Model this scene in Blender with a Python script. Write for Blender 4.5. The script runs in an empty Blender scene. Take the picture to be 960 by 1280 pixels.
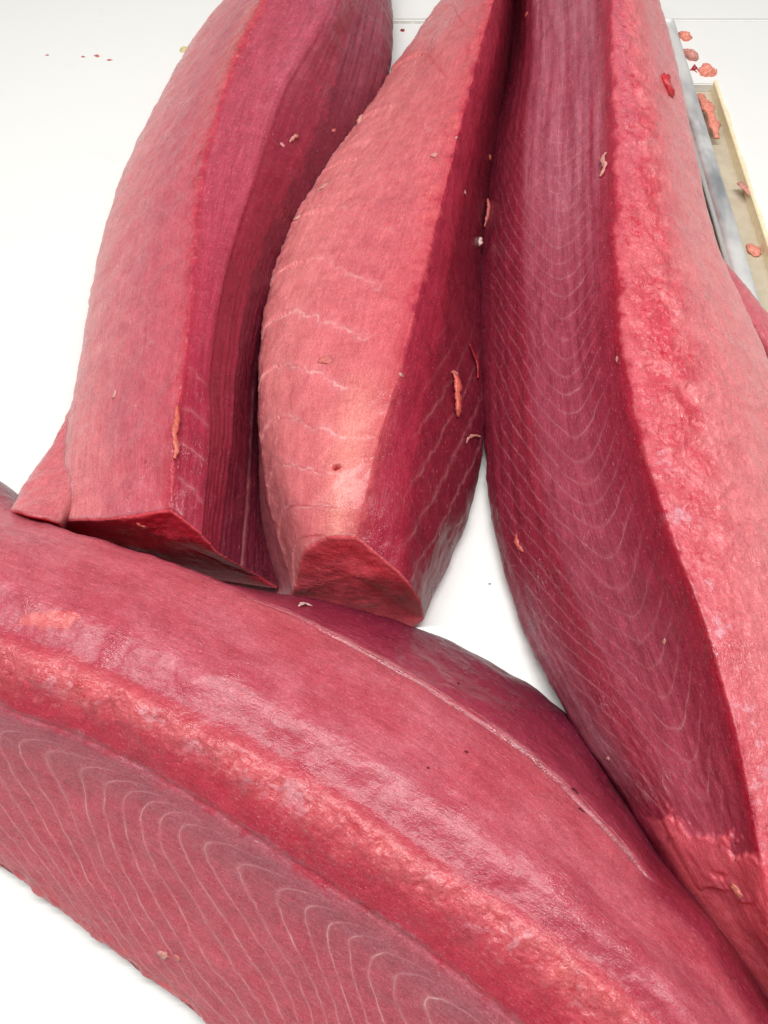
import bpy, bmesh, math, random
import numpy as np
from mathutils import Vector, Matrix
from mathutils.bvhtree import BVHTree

scene = bpy.context.scene
random.seed(7)

# ------------------------------------------------------------------ camera
CAM_H, PITCH, FPX = 0.60, math.radians(61.0), 1000.0     # height above board, tilt below horizontal, focal length in photo px
cam_data = bpy.data.cameras.new("camera")
cam_data.sensor_fit = 'VERTICAL'
cam_data.sensor_height = 36.0
cam_data.lens = 36.0 * FPX / 1280.0
cam_data.clip_start, cam_data.clip_end = 0.01, 50.0
cam = bpy.data.objects.new("camera", cam_data)
scene.collection.objects.link(cam)
cam.location = (0, 0, CAM_H)
cam.rotation_euler = (math.pi / 2 - PITCH, 0, 0)
scene.camera = cam

# ------------------------------------------------------------------ light
world = bpy.data.worlds.new("World")
scene.world = world
world.use_nodes = True
bg = world.node_tree.nodes["Background"]
bg.inputs["Color"].default_value = (1.0, 1.0, 1.0, 1)
bg.inputs["Strength"].default_value = 0.24

def area(name, loc, target, size, power, color):
    d = bpy.data.lights.new(name, 'AREA')
    d.shape = 'RECTANGLE'
    d.size, d.size_y = size
    d.energy = power
    d.color = color
    o = bpy.data.objects.new(name, d)
    o.location = loc
    o.rotation_euler = (Vector(target) - Vector(loc)).to_track_quat('-Z', 'Y').to_euler()
    scene.collection.objects.link(o)
    return o

for lamp_x in (-0.80, -0.28, 0.24, 0.76):                 # overhead light as a row of unseen strips, added for wet glints
    area("added_strip_light", (lamp_x, 0.40, 1.95), (lamp_x * 0.8, 0.40, 0.0), (0.035, 1.2), 12.6, (1.0, 0.995, 0.985))

scene.view_settings.view_transform = 'Standard'
scene.view_settings.look = 'None'
scene.view_settings.exposure = 0.0
scene.view_settings.gamma = 1.0
scene.render.engine = 'CYCLES'
scene.cycles.use_denoising = True
scene.cycles.sample_clamp_indirect = 1.2
scene.cycles.max_bounces = 5
scene.cycles.diffuse_bounces = 3
scene.cycles.glossy_bounces = 2
scene.cycles.caustics_reflective = False
scene.cycles.caustics_refractive = False

# ------------------------------------------------------------------ helpers
SP, CP = math.sin(PITCH), math.cos(PITCH)

def ray(px, py):
    a, b = (px - 480.0) / FPX, (640.0 - py) / FPX
    return np.array([a, CP + b * SP, -SP + b * CP])

def at(px, py, z):
    d = ray(px, py)
    t = (CAM_H - z) / -d[2]
    return np.array([0, 0, CAM_H]) + d * t

def lin(r, g, b):
    return tuple(((c / 255.0) / 12.92 if c / 255.0 <= 0.04045 else ((c / 255.0 + 0.055) / 1.055) ** 2.4) for c in (r, g, b))

_rng = np.random.RandomState(11)
_perm = _rng.permutation(256)
_perm = np.concatenate([_perm, _perm, _perm])
_grad = _rng.randn(256, 3)
_grad /= np.linalg.norm(_grad, axis=1)[:, None]

def noise3(p):
    """Perlin noise of an (n,3) array, about -1..1"""
    p = np.asarray(p, float)
    i = np.floor(p).astype(int)
    f = p - i
    w = f * f * f * (f * (f * 6 - 15) + 10)
    i &= 255
    out = np.zeros(len(p))
    for dx in (0, 1):
        wx = w[:, 0] if dx else 1 - w[:, 0]
        for dy in (0, 1):
            wy = w[:, 1] if dy else 1 - w[:, 1]
            for dz in (0, 1):
                wz = w[:, 2] if dz else 1 - w[:, 2]
                h = _perm[_perm[_perm[(i[:, 0] + dx) & 255] + ((i[:, 1] + dy) & 255)] + ((i[:, 2] + dz) & 255)]
                g = _grad[h]
                d = g[:, 0] * (f[:, 0] - dx) + g[:, 1] * (f[:, 1] - dy) + g[:, 2] * (f[:, 2] - dz)
                out += wx * wy * wz * d
    return out * 1.6

def fbm(p, oct=4, gain=0.5):
    a, s, o = 1.0, 1.0, 0
    for k in range(oct):
        o = o + a * noise3(p * s + 17.3 * k)
        a *= gain
        s *= 2.03
    return o

def sstep(a, b, x):
    t = np.clip((x - a) / (b - a), 0, 1)
    return t * t * (3 - 2 * t)

def tag(o, label=None, cat=None, group=None, kind=None):
    if label: o["label"] = label
    if cat: o["category"] = cat
    if group: o["group"] = group
    if kind: o["kind"] = kind
    return o

def link(o, parent=None):
    scene.collection.objects.link(o)
    if parent is not None:
        o.parent = parent
        o.matrix_parent_inverse = Matrix.Translation(parent.location).inverted()
    return o

def empty(name, loc):
    o = bpy.data.objects.new(name, None)
    o.empty_display_size = 0.05
    o.location = loc
    scene.collection.objects.link(o)
    return o

# ------------------------------------------------------------------ materials
class NT:
    def __init__(self, name):
        self.m = bpy.data.materials.new(name)
        self.m.use_nodes = True
        self.t = self.m.node_tree
        self.t.nodes.clear()
        self.out = self.n('ShaderNodeOutputMaterial')
        self.b = self.n('ShaderNodeBsdfPrincipled')
        self.l(self.b.outputs[0], self.out.inputs['Surface'])
    def n(self, typ, **kw):
        nd = self.t.nodes.new(typ)
        for k, v in kw.items(): setattr(nd, k, v)
        return nd
    def l(self, a, b): self.t.links.new(a, b)
    def val(self, sock, v):
        if isinstance(v, (int, float)): sock.default_value = v
        elif isinstance(v, tuple): sock.default_value = v if len(v) != 3 or sock.type == 'VECTOR' else (*v, 1)
        else: self.l(v, sock)
    def math(self, op, a, b=0.0, c=0.0, clamp=False):
        nd = self.n('ShaderNodeMath', operation=op, use_clamp=clamp)
        for s, v in zip(nd.inputs, (a, b, c)): self.val(s, v)
        return nd.outputs[0]
    def mix(self, f, a, b, blend='MIX'):
        nd = self.n('ShaderNodeMix', data_type='RGBA', blend_type=blend)
        self.val(nd.inputs[0], f); self.val(nd.inputs[6], a); self.val(nd.inputs[7], b)
        return nd.outputs[2]
    def ramp(self, v, a, b, x=0.0, y=1.0):
        nd = self.n('ShaderNodeMapRange', interpolation_type='SMOOTHSTEP')
        for s, q in zip(nd.inputs, (v, a, b, x, y)): self.val(s, q)
        return nd.outputs[0]
    def noise(self, vec, scale, detail=3.0, rough=0.55, dist=0.0):
        nd = self.n('ShaderNodeTexNoise')
        self.l(vec, nd.inputs['Vector'])
        nd.inputs['Scale'].default_value = scale
        nd.inputs['Detail'].default_value = detail
        nd.inputs['Roughness'].default_value = rough
        nd.inputs['Distortion'].default_value = dist
        return nd.outputs['Fac']
    def attr(self, name, out='Fac'):
        nd = self.n('ShaderNodeAttribute', attribute_name=name)
        return nd.outputs[out]
    def scalevec(self, vec, s):
        nd = self.n('ShaderNodeVectorMath', operation='MULTIPLY')
        self.l(vec, nd.inputs[0]); nd.inputs[1].default_value = s
        return nd.outputs[0]
    def bump(self, h, dist, strength=1.0, normal=None):
        nd = self.n('ShaderNodeBump')
        nd.inputs['Strength'].default_value = strength
        nd.inputs['Distance'].default_value = dist
        self.l(h, nd.inputs['Height'])
        if normal is not None: self.l(normal, nd.inputs['Normal'])
        return nd.outputs[0]

def meat_material():
    m = NT("tuna_flesh")
    tc = m.n('ShaderNodeTexCoord')
    pos = tc.outputs['Object']
    uv = m.n('ShaderNodeUVMap', uv_map="UVMap").outputs[0]
    col = m.attr("col", 'Color')
    rag = m.attr("rag")            # torn, ragged flesh
    arc = m.attr("arc")            # running coordinate of the muscle sheets
    amask = m.attr("arc_mask")
    grain = m.attr("grain")        # strength of the fibre streaks
    # fibre streaks run along the loin
    fib = m.noise(m.scalevec(uv, (28, 620, 1)), 1.0, 2.0, 0.62, 0.3)
    fib2 = m.noise(m.scalevec(uv, (10, 150, 1)), 1.0, 2.0, 0.55, 0.6)
    fib3 = m.noise(m.scalevec(uv, (150, 420, 1)), 1.0, 2.0, 0.6, 1.6)
    speck = m.noise(pos, 1000.0, 1.0, 0.6)
    mott = m.noise(pos, 60.0, 3.0, 0.62, 0.5)
    blot = m.noise(pos, 170.0, 3.0, 0.65, 0.3)
    # colour
    v = m.math('MULTIPLY_ADD', m.math('SUBTRACT', fib, 0.5), m.math('MULTIPLY', grain, 0.9), 1.0)
    v = m.math('MULTIPLY', v, m.math('MULTIPLY_ADD', m.math('SUBTRACT', fib2, 0.5), m.math('MULTIPLY', grain, 0.7), 1.0))
    v = m.math('MULTIPLY', v, m.math('MULTIPLY_ADD', m.math('SUBTRACT', speck, 0.5), 0.85, 1.0))
    v = m.math('MULTIPLY', v, m.math('MULTIPLY_ADD', m.math('SUBTRACT', mott, 0.5), 0.5, 1.0))
    v = m.math('MULTIPLY', v, m.math('MULTIPLY_ADD', m.math('SUBTRACT', fib3, 0.5), 0.75, 1.0))
    vv = m.n('ShaderNodeCombineXYZ')
    m.l(m.math('POWER', v, 0.8), vv.inputs[0]); m.l(m.math('POWER', v, 1.35), vv.inputs[1]); m.l(m.math('POWER', v, 1.2), vv.inputs[2])
    base = m.mix(1.0, col, vv.outputs[0], 'MULTIPLY')
    # ragged zones: deep red hollows and pale fatty tags, in loose clusters
    clus = m.ramp(m.noise(pos, 38.0, 2.0, 0.5), 0.40, 0.62)
    rg = m.math('MULTIPLY', rag, clus)
    hollow = m.math('MULTIPLY', m.ramp(blot, 0.46, 0.34), rg)
    base = m.mix(m.math('MULTIPLY', hollow, 0.6), base, lin(182, 24, 44))
    tags = m.math('MULTIPLY', m.ramp(blot, 0.56, 0.72), rg)
    base = m.mix(m.math('MULTIPLY', tags, 0.42), base, lin(232, 150, 142))
    # pale sinew lines between the muscle sheets
    wob = m.math('MULTIPLY', m.math('SUBTRACT', m.noise(pos, 60.0, 2.0, 0.55, 0.2), 0.5), 0.42)
    ph = m.math('FRACT', m.math('ADD', arc, wob))
    d = m.math('ABSOLUTE', m.math('SUBTRACT', ph, 0.5))
    wn = m.n('ShaderNodeTexWhiteNoise', noise_dimensions='1D')
    m.l(m.math('FLOOR', m.math('ADD', arc, wob)), wn.inputs['W'])
    brk = m.math('MULTIPLY', m.ramp(m.noise(pos, 95.0, 2.0, 0.6), 0.34, 0.60), m.math('MULTIPLY_ADD', wn.outputs['Value'], 0.7, 0.3))
    wid = m.math('MULTIPLY_ADD', m.noise(pos, 55.0, 2.0, 0.6), 0.13, -0.028)
    line = m.math('MULTIPLY', m.math('MULTIPLY', m.ramp(m.math('DIVIDE', d, m.math('MAXIMUM', wid, 0.012)), 1.0, 0.15), amask), brk)
    halo = m.math('MULTIPLY', m.ramp(d, 0.16, 0.0), amask)
    base = m.mix(m.math('MULTIPLY', halo, 0.30), base, lin(214, 140, 146))
    base = m.mix(m.math('MULTIPLY', line, 0.62), base, lin(236, 190, 186))
    # fine pale specks: sparkle of the fibre ends, painted into the colour
    sp2 = m.noise(m.scalevec(uv, (260, 900, 1)), 1.0, 1.0, 0.5)
    sp = m.math('MULTIPLY', m.ramp(sp2, 0.63, 0.75), 0.28)
    base = m.mix(sp, base, lin(236, 168, 172))
    m.l(base, m.b.inputs['Base Color'])
    # relief, in millimetres, in one bump
    ragh = m.math('MULTIPLY', m.noise(pos, 240.0, 2.0, 0.62, 0.8), rag)
    gl = m.ramp(m.noise(pos, 34.0, 2.0, 0.6), 0.50, 0.66)
    hh = m.math('MULTIPLY', speck, 0.14)
    hh = m.math('MULTIPLY_ADD', fib, 0.14, hh)
    hh = m.math('ADD', hh, m.math('MULTIPLY', fib3, m.math('MULTIPLY_ADD', gl, 0.65, 0.22)))
    hh = m.math('MULTIPLY_ADD', blot, 0.38, hh)
    hh = m.math('MULTIPLY_ADD', ragh, 1.3, hh)
    m.l(m.bump(hh, 0.001, 0.85), m.b.inputs['Normal'])
    m.l(m.math('MULTIPLY_ADD', gl, -0.16, 0.36), m.b.inputs['Roughness'])
    m.b.inputs['Specular IOR Level'].default_value = 0.45
    m.b.subsurface_method = 'BURLEY'
    m.b.inputs['Subsurface Weight'].default_value = 0.7
    m.b.inputs['Subsurface Radius'].default_value = (1.0, 0.18, 0.16)
    m.b.inputs['Subsurface Scale'].default_value = 0.008
    return m.m

MEAT = meat_material()

MEAT_CUT = MEAT.copy()
MEAT_CUT.name = "tuna_cut_face"
MEAT_CUT.node_tree.nodes["Principled BSDF"].inputs['Subsurface Weight'].default_value = 0.0
MEAT_CUT.node_tree.nodes["Principled BSDF"].inputs['Specular IOR Level'].default_value = 0.06

def scrap_material(name, rgb):
    m = NT(name)
    pos = m.n('ShaderNodeTexCoord').outputs['Object']
    nz = m.noise(pos, 420.0, 4.0, 0.6, 0.6)
    c = m.mix(m.ramp(nz, 0.35, 0.7), lin(*[int(v * 0.82) for v in rgb]), lin(*rgb))
    m.l(c, m.b.inputs['Base Color'])
    m.l(m.bump(nz, 0.001, 0.6), m.b.inputs['Normal'])
    m.b.inputs['Roughness'].default_value = 0.38
    m.b.subsurface_method = 'BURLEY'
    m.b.inputs['Subsurface Weight'].default_value = 0.4
    m.b.inputs['Subsurface Radius'].default_value = (1.0, 0.3, 0.25)
    m.b.inputs['Subsurface Scale'].default_value = 0.003
    return m.m

SCRAP = {
    'pale': scrap_material("pale_scrap", (228, 158, 146)),
    'pink': scrap_material("pink_scrap", (226, 122, 116)),
    'orange': scrap_material("orange_scrap", (222, 104, 90)),
    'red': scrap_material("red_scrap", (170, 34, 44)),
    'white': scrap_material("white_sinew", (240, 208, 200)),
    'fat': scrap_material("yellow_fat", (240, 226, 160)),
    'peach': scrap_material("peach_scrap", (252, 158, 136)),
    'rose': scrap_material("rose_scrap", (206, 104, 108)),
    'coral': scrap_material("coral_lump", (214, 62, 70)),
    'dark': scrap_material("dark_clot", (96, 16, 28)),
}

def board_material():
    m = NT("white_cutting_board_plastic")
    pos = m.n('ShaderNodeTexCoord').outputs['Object']
    scr = m.noise(m.scalevec(pos, (40, 900, 1)), 1.0, 3.0, 0.6, 0.2)
    scr2 = m.noise(m.scalevec(pos, (700, 60, 1)), 1.0, 3.0, 0.6, 0.2)
    st = m.ramp(m.noise(pos, 22.0, 5.0, 0.62, 0.6), 0.60, 0.78)
    c = m.mix(m.math('MULTIPLY', st, 0.22), lin(238, 238, 234), lin(226, 206, 158))
    dots = m.ramp(m.noise(pos, 300.0, 2.0, 0.5), 0.74, 0.80)
    c = m.mix(m.math('MULTIPLY', dots, 0.35), c, lin(214, 150, 120))
    m.l(c, m.b.inputs['Base Color'])
    m.l(m.bump(m.math('ADD', scr, scr2), 0.0003, 0.4), m.b.inputs['Normal'])
    m.b.inputs['Roughness'].default_value = 0.42
    return m.m

def plain(name, rgb, rough=0.5, metal=0.0, scale=80.0, var=0.85):
    m = NT(name)
    pos = m.n('ShaderNodeTexCoord').outputs['Object']
    nz = m.noise(pos, scale, 5.0, 0.62, 0.7)
    c = m.mix(m.ramp(nz, 0.38, 0.66), lin(*[int(v * var) for v in rgb]), lin(*rgb))
    m.l(c, m.b.inputs['Base Color'])
    m.l(m.ramp(nz, 0.3, 0.7, max(rough - 0.12, 0.05), rough + 0.12), m.b.inputs['Roughness'])
    m.l(m.bump(nz, 0.0006, 0.35), m.b.inputs['Normal'])
    m.b.inputs['Metallic'].default_value = metal
    return m.m

BOARD = board_material()

def steel_material():
    m = NT("smeared_stainless_steel")
    pos = m.n('ShaderNodeTexCoord').outputs['Object']
    br = m.noise(m.scalevec(pos, (900, 12, 900)), 1.0, 3.0, 0.6)
    smear = m.ramp(m.noise(m.scalevec(pos, (1.0, 0.45, 1.0)), 18.0, 4.0, 0.6, 0.2), 0.25, 0.60)
    c = m.mix(smear, lin(206, 210, 212), lin(222, 222, 218))
    m.l(c, m.b.inputs['Base Color'])
    m.l(m.math('SUBTRACT', 0.8, m.math('MULTIPLY', smear, 0.6)), m.b.inputs['Metallic'])
    m.l(m.math('MULTIPLY_ADD', smear, 0.25, m.math('MULTIPLY_ADD', br, 0.2, 0.14)), m.b.inputs['Roughness'])
    m.l(m.bump(smear, 0.0004, 0.4), m.b.inputs['Normal'])
    return m.m

STEEL = steel_material()
GUTTER = plain("beige_gutter", (200, 187, 164), 0.55, 0.0, 60.0, 0.95)
EDGE = plain("yellowed_board_edge", (250, 236, 196), 0.5, 0.0, 160.0, 0.94)
GROOVE = plain("grey_joint", (226, 224, 214), 0.7, 0.0, 140.0, 0.85)

# ------------------------------------------------------------------ the setting: board, joint, rail, gutter
def prism(name, x0, x1, y0, y1, z0, z1, mat, bevel=0.002, parent=None):
    bm = bmesh.new()
    bmesh.ops.create_cube(bm, size=1.0)
    for v in bm.verts:
        v.co = Vector((x0 if v.co.x < 0 else x1, y0 if v.co.y < 0 else y1, z0 if v.co.z < 0 else z1))
    if bevel:
        bmesh.ops.bevel(bm, geom=list(bm.edges), offset=bevel, segments=2, affect='EDGES')
    me = bpy.data.meshes.new(name)
    bm.to_mesh(me); bm.free()
    me.materials.append(mat)
    o = bpy.data.objects.new(name, me)
    return link(o, parent)

def flat_board(name, out, z0, z1, bevel):
    bm = bmesh.new()
    f = bm.faces.new([bm.verts.new((x, y, z0)) for x, y in out])
    r = bmesh.ops.extrude_face_region(bm, geom=[f])
    for v in [g for g in r['geom'] if isinstance(g, bmesh.types.BMVert)]: v.co.z = z1
    bmesh.ops.recalc_face_normals(bm, faces=bm.faces)
    bmesh.ops.bevel(bm, geom=list(bm.edges), offset=bevel, segments=2, affect='EDGES')
    me = bpy.data.meshes.new(name)
    bm.to_mesh(me); bm.free(); me.materials.append(BOARD)
    return tag(link(bpy.data.objects.new(name, me)), kind="structure")
flat_board("cutting_board", [(-1.6, -0.9), (0.352, -0.9), (0.352, 1.058), (-0.09, 1.058), (-0.09, 2.6), (-1.6, 2.6)], -0.03, 0.0, 0.002)
tag(prism("worktop_behind", -0.086, 1.6, 1.064, 2.6, -0.03, 0.001, BOARD), kind="structure")
tag(prism("joint", -0.088, 1.6, 1.04, 1.09, -0.036, -0.003, GROOVE, 0), kind="structure")

# the side table with a slot (the gutter) along its edge
flat_board("worktop_beside", [(0.3745, 1.0575), (0.3745, 0.925), (0.4035, 0.925), (0.4035, -0.9), (1.6, -0.9), (1.6, 1.0575)], -0.03, 0.003, 0.0012)
gt = prism("gutter", 0.340, 0.402, -0.9, 0.9245, -0.04, -0.007, GUTTER, 0)
tag(gt, kind="structure")
def edge_strip():
    n, pts, fs = 120, [], []
    for i in range(n + 1):
        y = -0.9 + (0.94 + 0.9 - 0.012) * i / n
        w = 0.0040 + 0.0015 * math.sin(i * 1.7) * math.sin(i * 0.61)
        x = 0.4000
        for q in ((x, -0.012), (x, 0.0045), (x + 0.001, 0.0055), (x + w, 0.0055), (x + w + 0.001, 0.0020)):
            pts.append((q[0], y, q[1]))
    for i in range(n):
        for k in range(4):
            a = i * 5 + k
            fs.append((a, a + 1, a + 6, a + 5))
    me = bpy.data.meshes.new("board_edge")
    me.from_pydata(pts, [], fs); me.materials.append(EDGE)
    return link(bpy.data.objects.new("board_edge", me))
tag(edge_strip(), "thin yellowed edge strip along the gutter on the right", "edge strip")

def steel_rail():
    n, k, pts, fs = 90, 14, [], []
    for i in range(n + 1):
        y = -0.7 + 1.745 * i / n
        for j in range(k):
            a = 2 * math.pi * j / k
            ca, sa = math.cos(a), math.sin(a)
            e = 0.62
            x = 0.3625 + 0.0098 * math.copysign(abs(ca) ** e, ca)
            z = 0.004 + 0.0085 * math.copysign(abs(sa) ** e, sa)
            pts.append((x, y, z))
    for i in range(n):
        for j in range(k):
            fs.append((i * k + j, i * k + (j + 1) % k, (i + 1) * k + (j + 1) % k, (i + 1) * k + j))
    fs.append(tuple(range(k)))
    fs.append(tuple(reversed([n * k + j for j in range(k)])))
    me = bpy.data.meshes.new("steel_rail")
    me.from_pydata(pts, [], fs); me.materials.append(STEEL)
    me.polygons.foreach_set("use_smooth", [True] * (len(fs) - 2) + [False] * 2)
    return link(bpy.data.objects.new("steel_rail", me))
tag(steel_rail(), "smeared stainless steel rail between the cutting board and the gutter", "rail")

# ------------------------------------------------------------------ loins
def catmull(P, n):
    """P (K,3) -> n samples, centripetal-ish uniform Catmull-Rom with end extrapolation; also returns station coordinate"""
    K = len(P)
    Q = np.vstack([2 * P[0] - P[1], P, 2 * P[-1] - P[-2]])
    s = np.linspace(0, K - 1, n)
    i = np.minimum(s.astype(int), K - 2)
    t = (s - i)[:, None]
    p0, p1, p2, p3 = Q[i], Q[i + 1], Q[i + 2], Q[i + 3]
    return 0.5 * ((2 * p1) + (-p0 + p2) * t + (2 * p0 - 5 * p1 + 4 * p2 - p3) * t ** 2 + (-p0 + 3 * p1 - 3 * p2 + p3) * t ** 3), s

def across(R, sharp, n_seg):
    """R (nu, M, 3) closed ring of rails; sharp[M]; returns (nu, N, 3) and rail coordinate (N,)"""
    nu, M, _ = R.shape
    cols, vs = [], []
    for m in range(M):
        a, b = R[:, m], R[:, (m + 1) % M]
        pa, nb = R[:, (m - 1) % M], R[:, (m + 2) % M]
        L = np.linalg.norm(b - a, axis=1)[:, None]
        La = np.linalg.norm(a - pa, axis=1)[:, None]
        Lb = np.linalg.norm(nb - b, axis=1)[:, None]
        ta = (b - a) if sharp[m] else (b - pa) / (L + La + 1e-9) * L
        tb = (b - a) if sharp[(m + 1) % M] else (nb - a) / (L + Lb + 1e-9) * L
        for k in range(n_seg[m]):
            t = k / n_seg[m]
            h = (2*t**3-3*t**2+1, t**3-2*t**2+t, -2*t**3+3*t**2, t**3-t**2)
            cols.append(h[0]*a + h[1]*ta + h[2]*b + h[3]*tb)
            vs.append(m + t)
    return np.stack(cols, 1), np.array(vs)

LOINS = {}

def build_flesh(name, rails, sharp, nu, res, rnd, colour, relief, parent, seed, cap_far=True, bottom_in=(0.014, 0.014), end_cap_col=None, bottom_z=0.001, cut_end=None, end_lean=0.0, shade_below=None):
    """rails: list of [(px,py,z),...] far->near, left->right.  Two bottom rails are added below.  Returns the mesh object and its grid."""
    W = np.array([[at(*p) for p in r] for r in rails])            # (M, K, 3)
    first, last = W[0], W[-1]
    dirn = last - first
    dirn[:, 2] = 0
    dirn /= np.linalg.norm(dirn, axis=1)[:, None]
    def below(rail, d):
        r = rail.copy()
        r[:, :2] += d[:, :2]
        r[:, 2] = np.minimum(bottom_z, rail[:, 2] - 0.012) if np.isscalar(bottom_z) else np.minimum(np.array(bottom_z), rail[:, 2] - 0.012)
        return r
    br = below(last, -dirn * np.reshape(bottom_in[1], (-1, 1)))
    bl = below(first, dirn * np.reshape(bottom_in[0], (-1, 1)))
    br[-1, 1] -= end_lean; bl[-1, 1] -= end_lean
    allr = [catmull(r, nu) for r in list(W) + [br, bl]]
    s = allr[0][1]
    R = np.stack([a[0] for a in allr], 1)                         # (nu, M+2, 3)
    M = R.shape[1]
    mid = nu // 2
    n_seg = [max(3, int(np.linalg.norm(R[mid, (m + 1) % M] - R[mid, m]) / res)) for m in range(M)]
    n_seg[M - 2] = 14                                             # underside, never seen
    n_seg[M - 1] = max(6, n_seg[M - 1] // 2); n_seg[M - 3] = max(6, n_seg[M - 3] // 2)
    G, v = across(R, list(sharp) + [True, True], n_seg)
    N = G.shape[1]
    for _ in range(rnd):                                          # round the creases a little
        G = 0.5 * G + 0.25 * (np.roll(G, 1, 1) + np.roll(G, -1, 1))
    # arc-length texture coordinates
    du = np.concatenate([[0], np.cumsum(np.linalg.norm(np.diff(G.mean(1), axis=0), axis=1))])
    dv = np.concatenate([[0], np.cumsum(np.linalg.norm(np.diff(G[mid], axis=0), axis=1))])
    S, V = np.meshgrid(s, v, indexing='ij')
    UU, VV = np.meshgrid(du, dv, indexing='ij')
    # normals
    gu = np.gradient(G, axis=0)
    gv = (np.roll(G, -1, 1) - np.roll(G, 1, 1))
    nrm = np.cross(gu, gv)
    nrm /= np.linalg.norm(nrm, axis=2)[..., None] + 1e-12
    if ((nrm * (G - G.mean(1, keepdims=True))).sum(2)).mean() < 0: nrm = -nrm
    P = G.reshape(-1, 3)
    d = relief(P * 1.0 + seed, S.ravel(), V.ravel(), UU.ravel(), VV.ravel())
    P = P + nrm.reshape(-1, 3) * d[:, None]
    P[:, 2] = np.maximum(P[:, 2], 0.0006)
    att = colour(P + seed, S.ravel(), V.ravel(), UU.ravel(), VV.ravel())
    G = P.reshape(nu, N, 3)
    # caps: shrink the end ring towards its centre
    verts, faces = [P], []
    A = (np.arange(nu - 1)[:, None] * N + np.arange(N)[None, :])
    B = (np.arange(nu - 1)[:, None] * N + (np.arange(N)[None, :] + 1) % N)
    quads = np.stack([A, B, B + N, A + N], -1).reshape(-1, 4)
    allq = [quads]
    cols = [att['col']]; rag = [att['rag']]; arc = [att['arc']]; am = [att['arc_mask']]; gr = [att['grain']]
    uvl = [np.stack([UU.ravel(), VV.ravel()], 1)]
    base = nu * N
    cut = []
    for end in (0, 1):
        ring = G[0] if end == 0 else G[-1]
        idx = np.arange(N) if end == 0 else (nu - 1) * N + np.arange(N)
        c = ring.mean(0)
        steps = np.concatenate([[0.004, 0.01, 0.02, 0.03, 0.045], np.linspace(0.06, 0.985, 34)])
        prev = idx
        sm = ring.copy()
        for q in steps:
            for _ in range(6 if q > 0.02 else 0):
                sm = 0.5 * sm + 0.25 * (np.roll(sm, 1, 0) + np.roll(sm, -1, 0))
            rp = sm * (1 - q) + c * q
            rp = rp + np.array([0, (-1.0 if end else 1.0) * 0.0022 * math.sqrt(max(0.0, 1 - (1 - min(q, 0.07) / 0.07) ** 2)), 0])
            nn = 0.0003 * fbm(rp * 160 + seed, 3) + 0.0008 * noise3(rp * 45 + seed)
            rp = rp + np.outer(nn * min(1, q * 8), np.array([0, -1.0 if end else 1.0, 0]))
            rp[:, 2] = np.maximum(rp[:, 2], 0.0007)
            if end == 1 and q > 0.005: cut.append(rp.copy())
            if end == 1 and q > 0.02 and cut_end: rp = rp + np.array([0, 0.0012, 0])
            verts.append(rp)
            new = base + np.arange(N)
            a, b = prev, np.roll(prev, -1)
            c2, d2 = np.roll(new, -1), new
            allq.append(np.stack([b, a, d2, c2], -1) if end == 0 else np.stack([a, b, c2, d2], -1))
            prev = new
            base += N
            cc = end_cap_col if end_cap_col is not None else mlin(168, 40, 58)
            k = min(1.0, q / 0.05)
            ringcol = att['col'][idx]
            cols.append(ringcol * (1 - k) + np.array(cc)[None, :] * k * (1 + 0.18 * noise3(rp * 70 + seed))[:, None])
            rag.append(np.zeros(N)); am.append(np.zeros(N)); arc.append(np.zeros(N)); gr.append(np.full(N, 0.25))
            uvl.append(np.stack([rp[:, 0], rp[:, 2]], 1))
    V_ = np.vstack(verts)
    Q_ = np.vstack(allq)
    org = np.array(parent.location)
    me = bpy.data.meshes.new(name)
    me.from_pydata((V_ - org).tolist(), [], Q_.tolist())
    me.polygons.foreach_set("use_smooth", np.ones(len(Q_), bool))
    def put(nm, typ, arr, key):
        a = me.attributes.new(nm, typ, 'POINT')
        a.data.foreach_set(key, np.ascontiguousarray(arr, dtype=np.float32).ravel())
    C = np.clip(np.vstack(cols), 0, 1)
    put("col", 'FLOAT_COLOR', np.hstack([C, np.ones((len(C), 1))]), "color")
    put("rag", 'FLOAT', np.concatenate(rag), "value")
    put("arc", 'FLOAT', np.concatenate(arc), "value")
    put("arc_mask", 'FLOAT', np.concatenate(am), "value")
    put("grain", 'FLOAT', np.concatenate(gr), "value")
    uvs = np.vstack(uvl)
    # keep the seam of the closed ring on the underside
    lay = me.uv_layers.new(name="UVMap")
    li = np.empty(len(me.loops), dtype=np.int32)
    me.loops.foreach_get("vertex_index", li)
    lay.data.foreach_set("uv", uvs[li].astype(np.float32).ravel())
    me.materials.append(MEAT)
    me.update()
    bm = bmesh.new(); bm.from_mesh(me)
    bmesh.ops.recalc_face_normals(bm, faces=bm.faces)
    bm.to_mesh(me); bm.free()
    o = bpy.data.objects.new(name, me)
    link(o)
    o.parent = parent
    if cut_end:
        cv = np.vstack([c_ - np.array([0, 0.0003, 0]) for c_ in cut] + [cut[-1].mean(0)[None, :]])
        T = len(cut)
        a = (np.arange(T - 1)[:, None] * N + np.arange(N)[None, :])
        b = (np.arange(T - 1)[:, None] * N + (np.arange(N)[None, :] + 1) % N)
        cq = np.stack([a, b, b + N, a + N], -1).reshape(-1, 4).tolist()
        cq += [((T - 1) * N + k, (T - 1) * N + (k + 1) % N, T * N) for k in range(N)]
        cm = bpy.data.meshes.new("cut_end")
        cm.from_pydata((cv - org).tolist(), [], cq)
        cm.polygons.foreach_set("use_smooth", np.ones(len(cq), bool))
        cc = np.array(end_cap_col)[None, :] * (1 + 0.22 * fbm(cv * 70 + seed, 3))[:, None]
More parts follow.
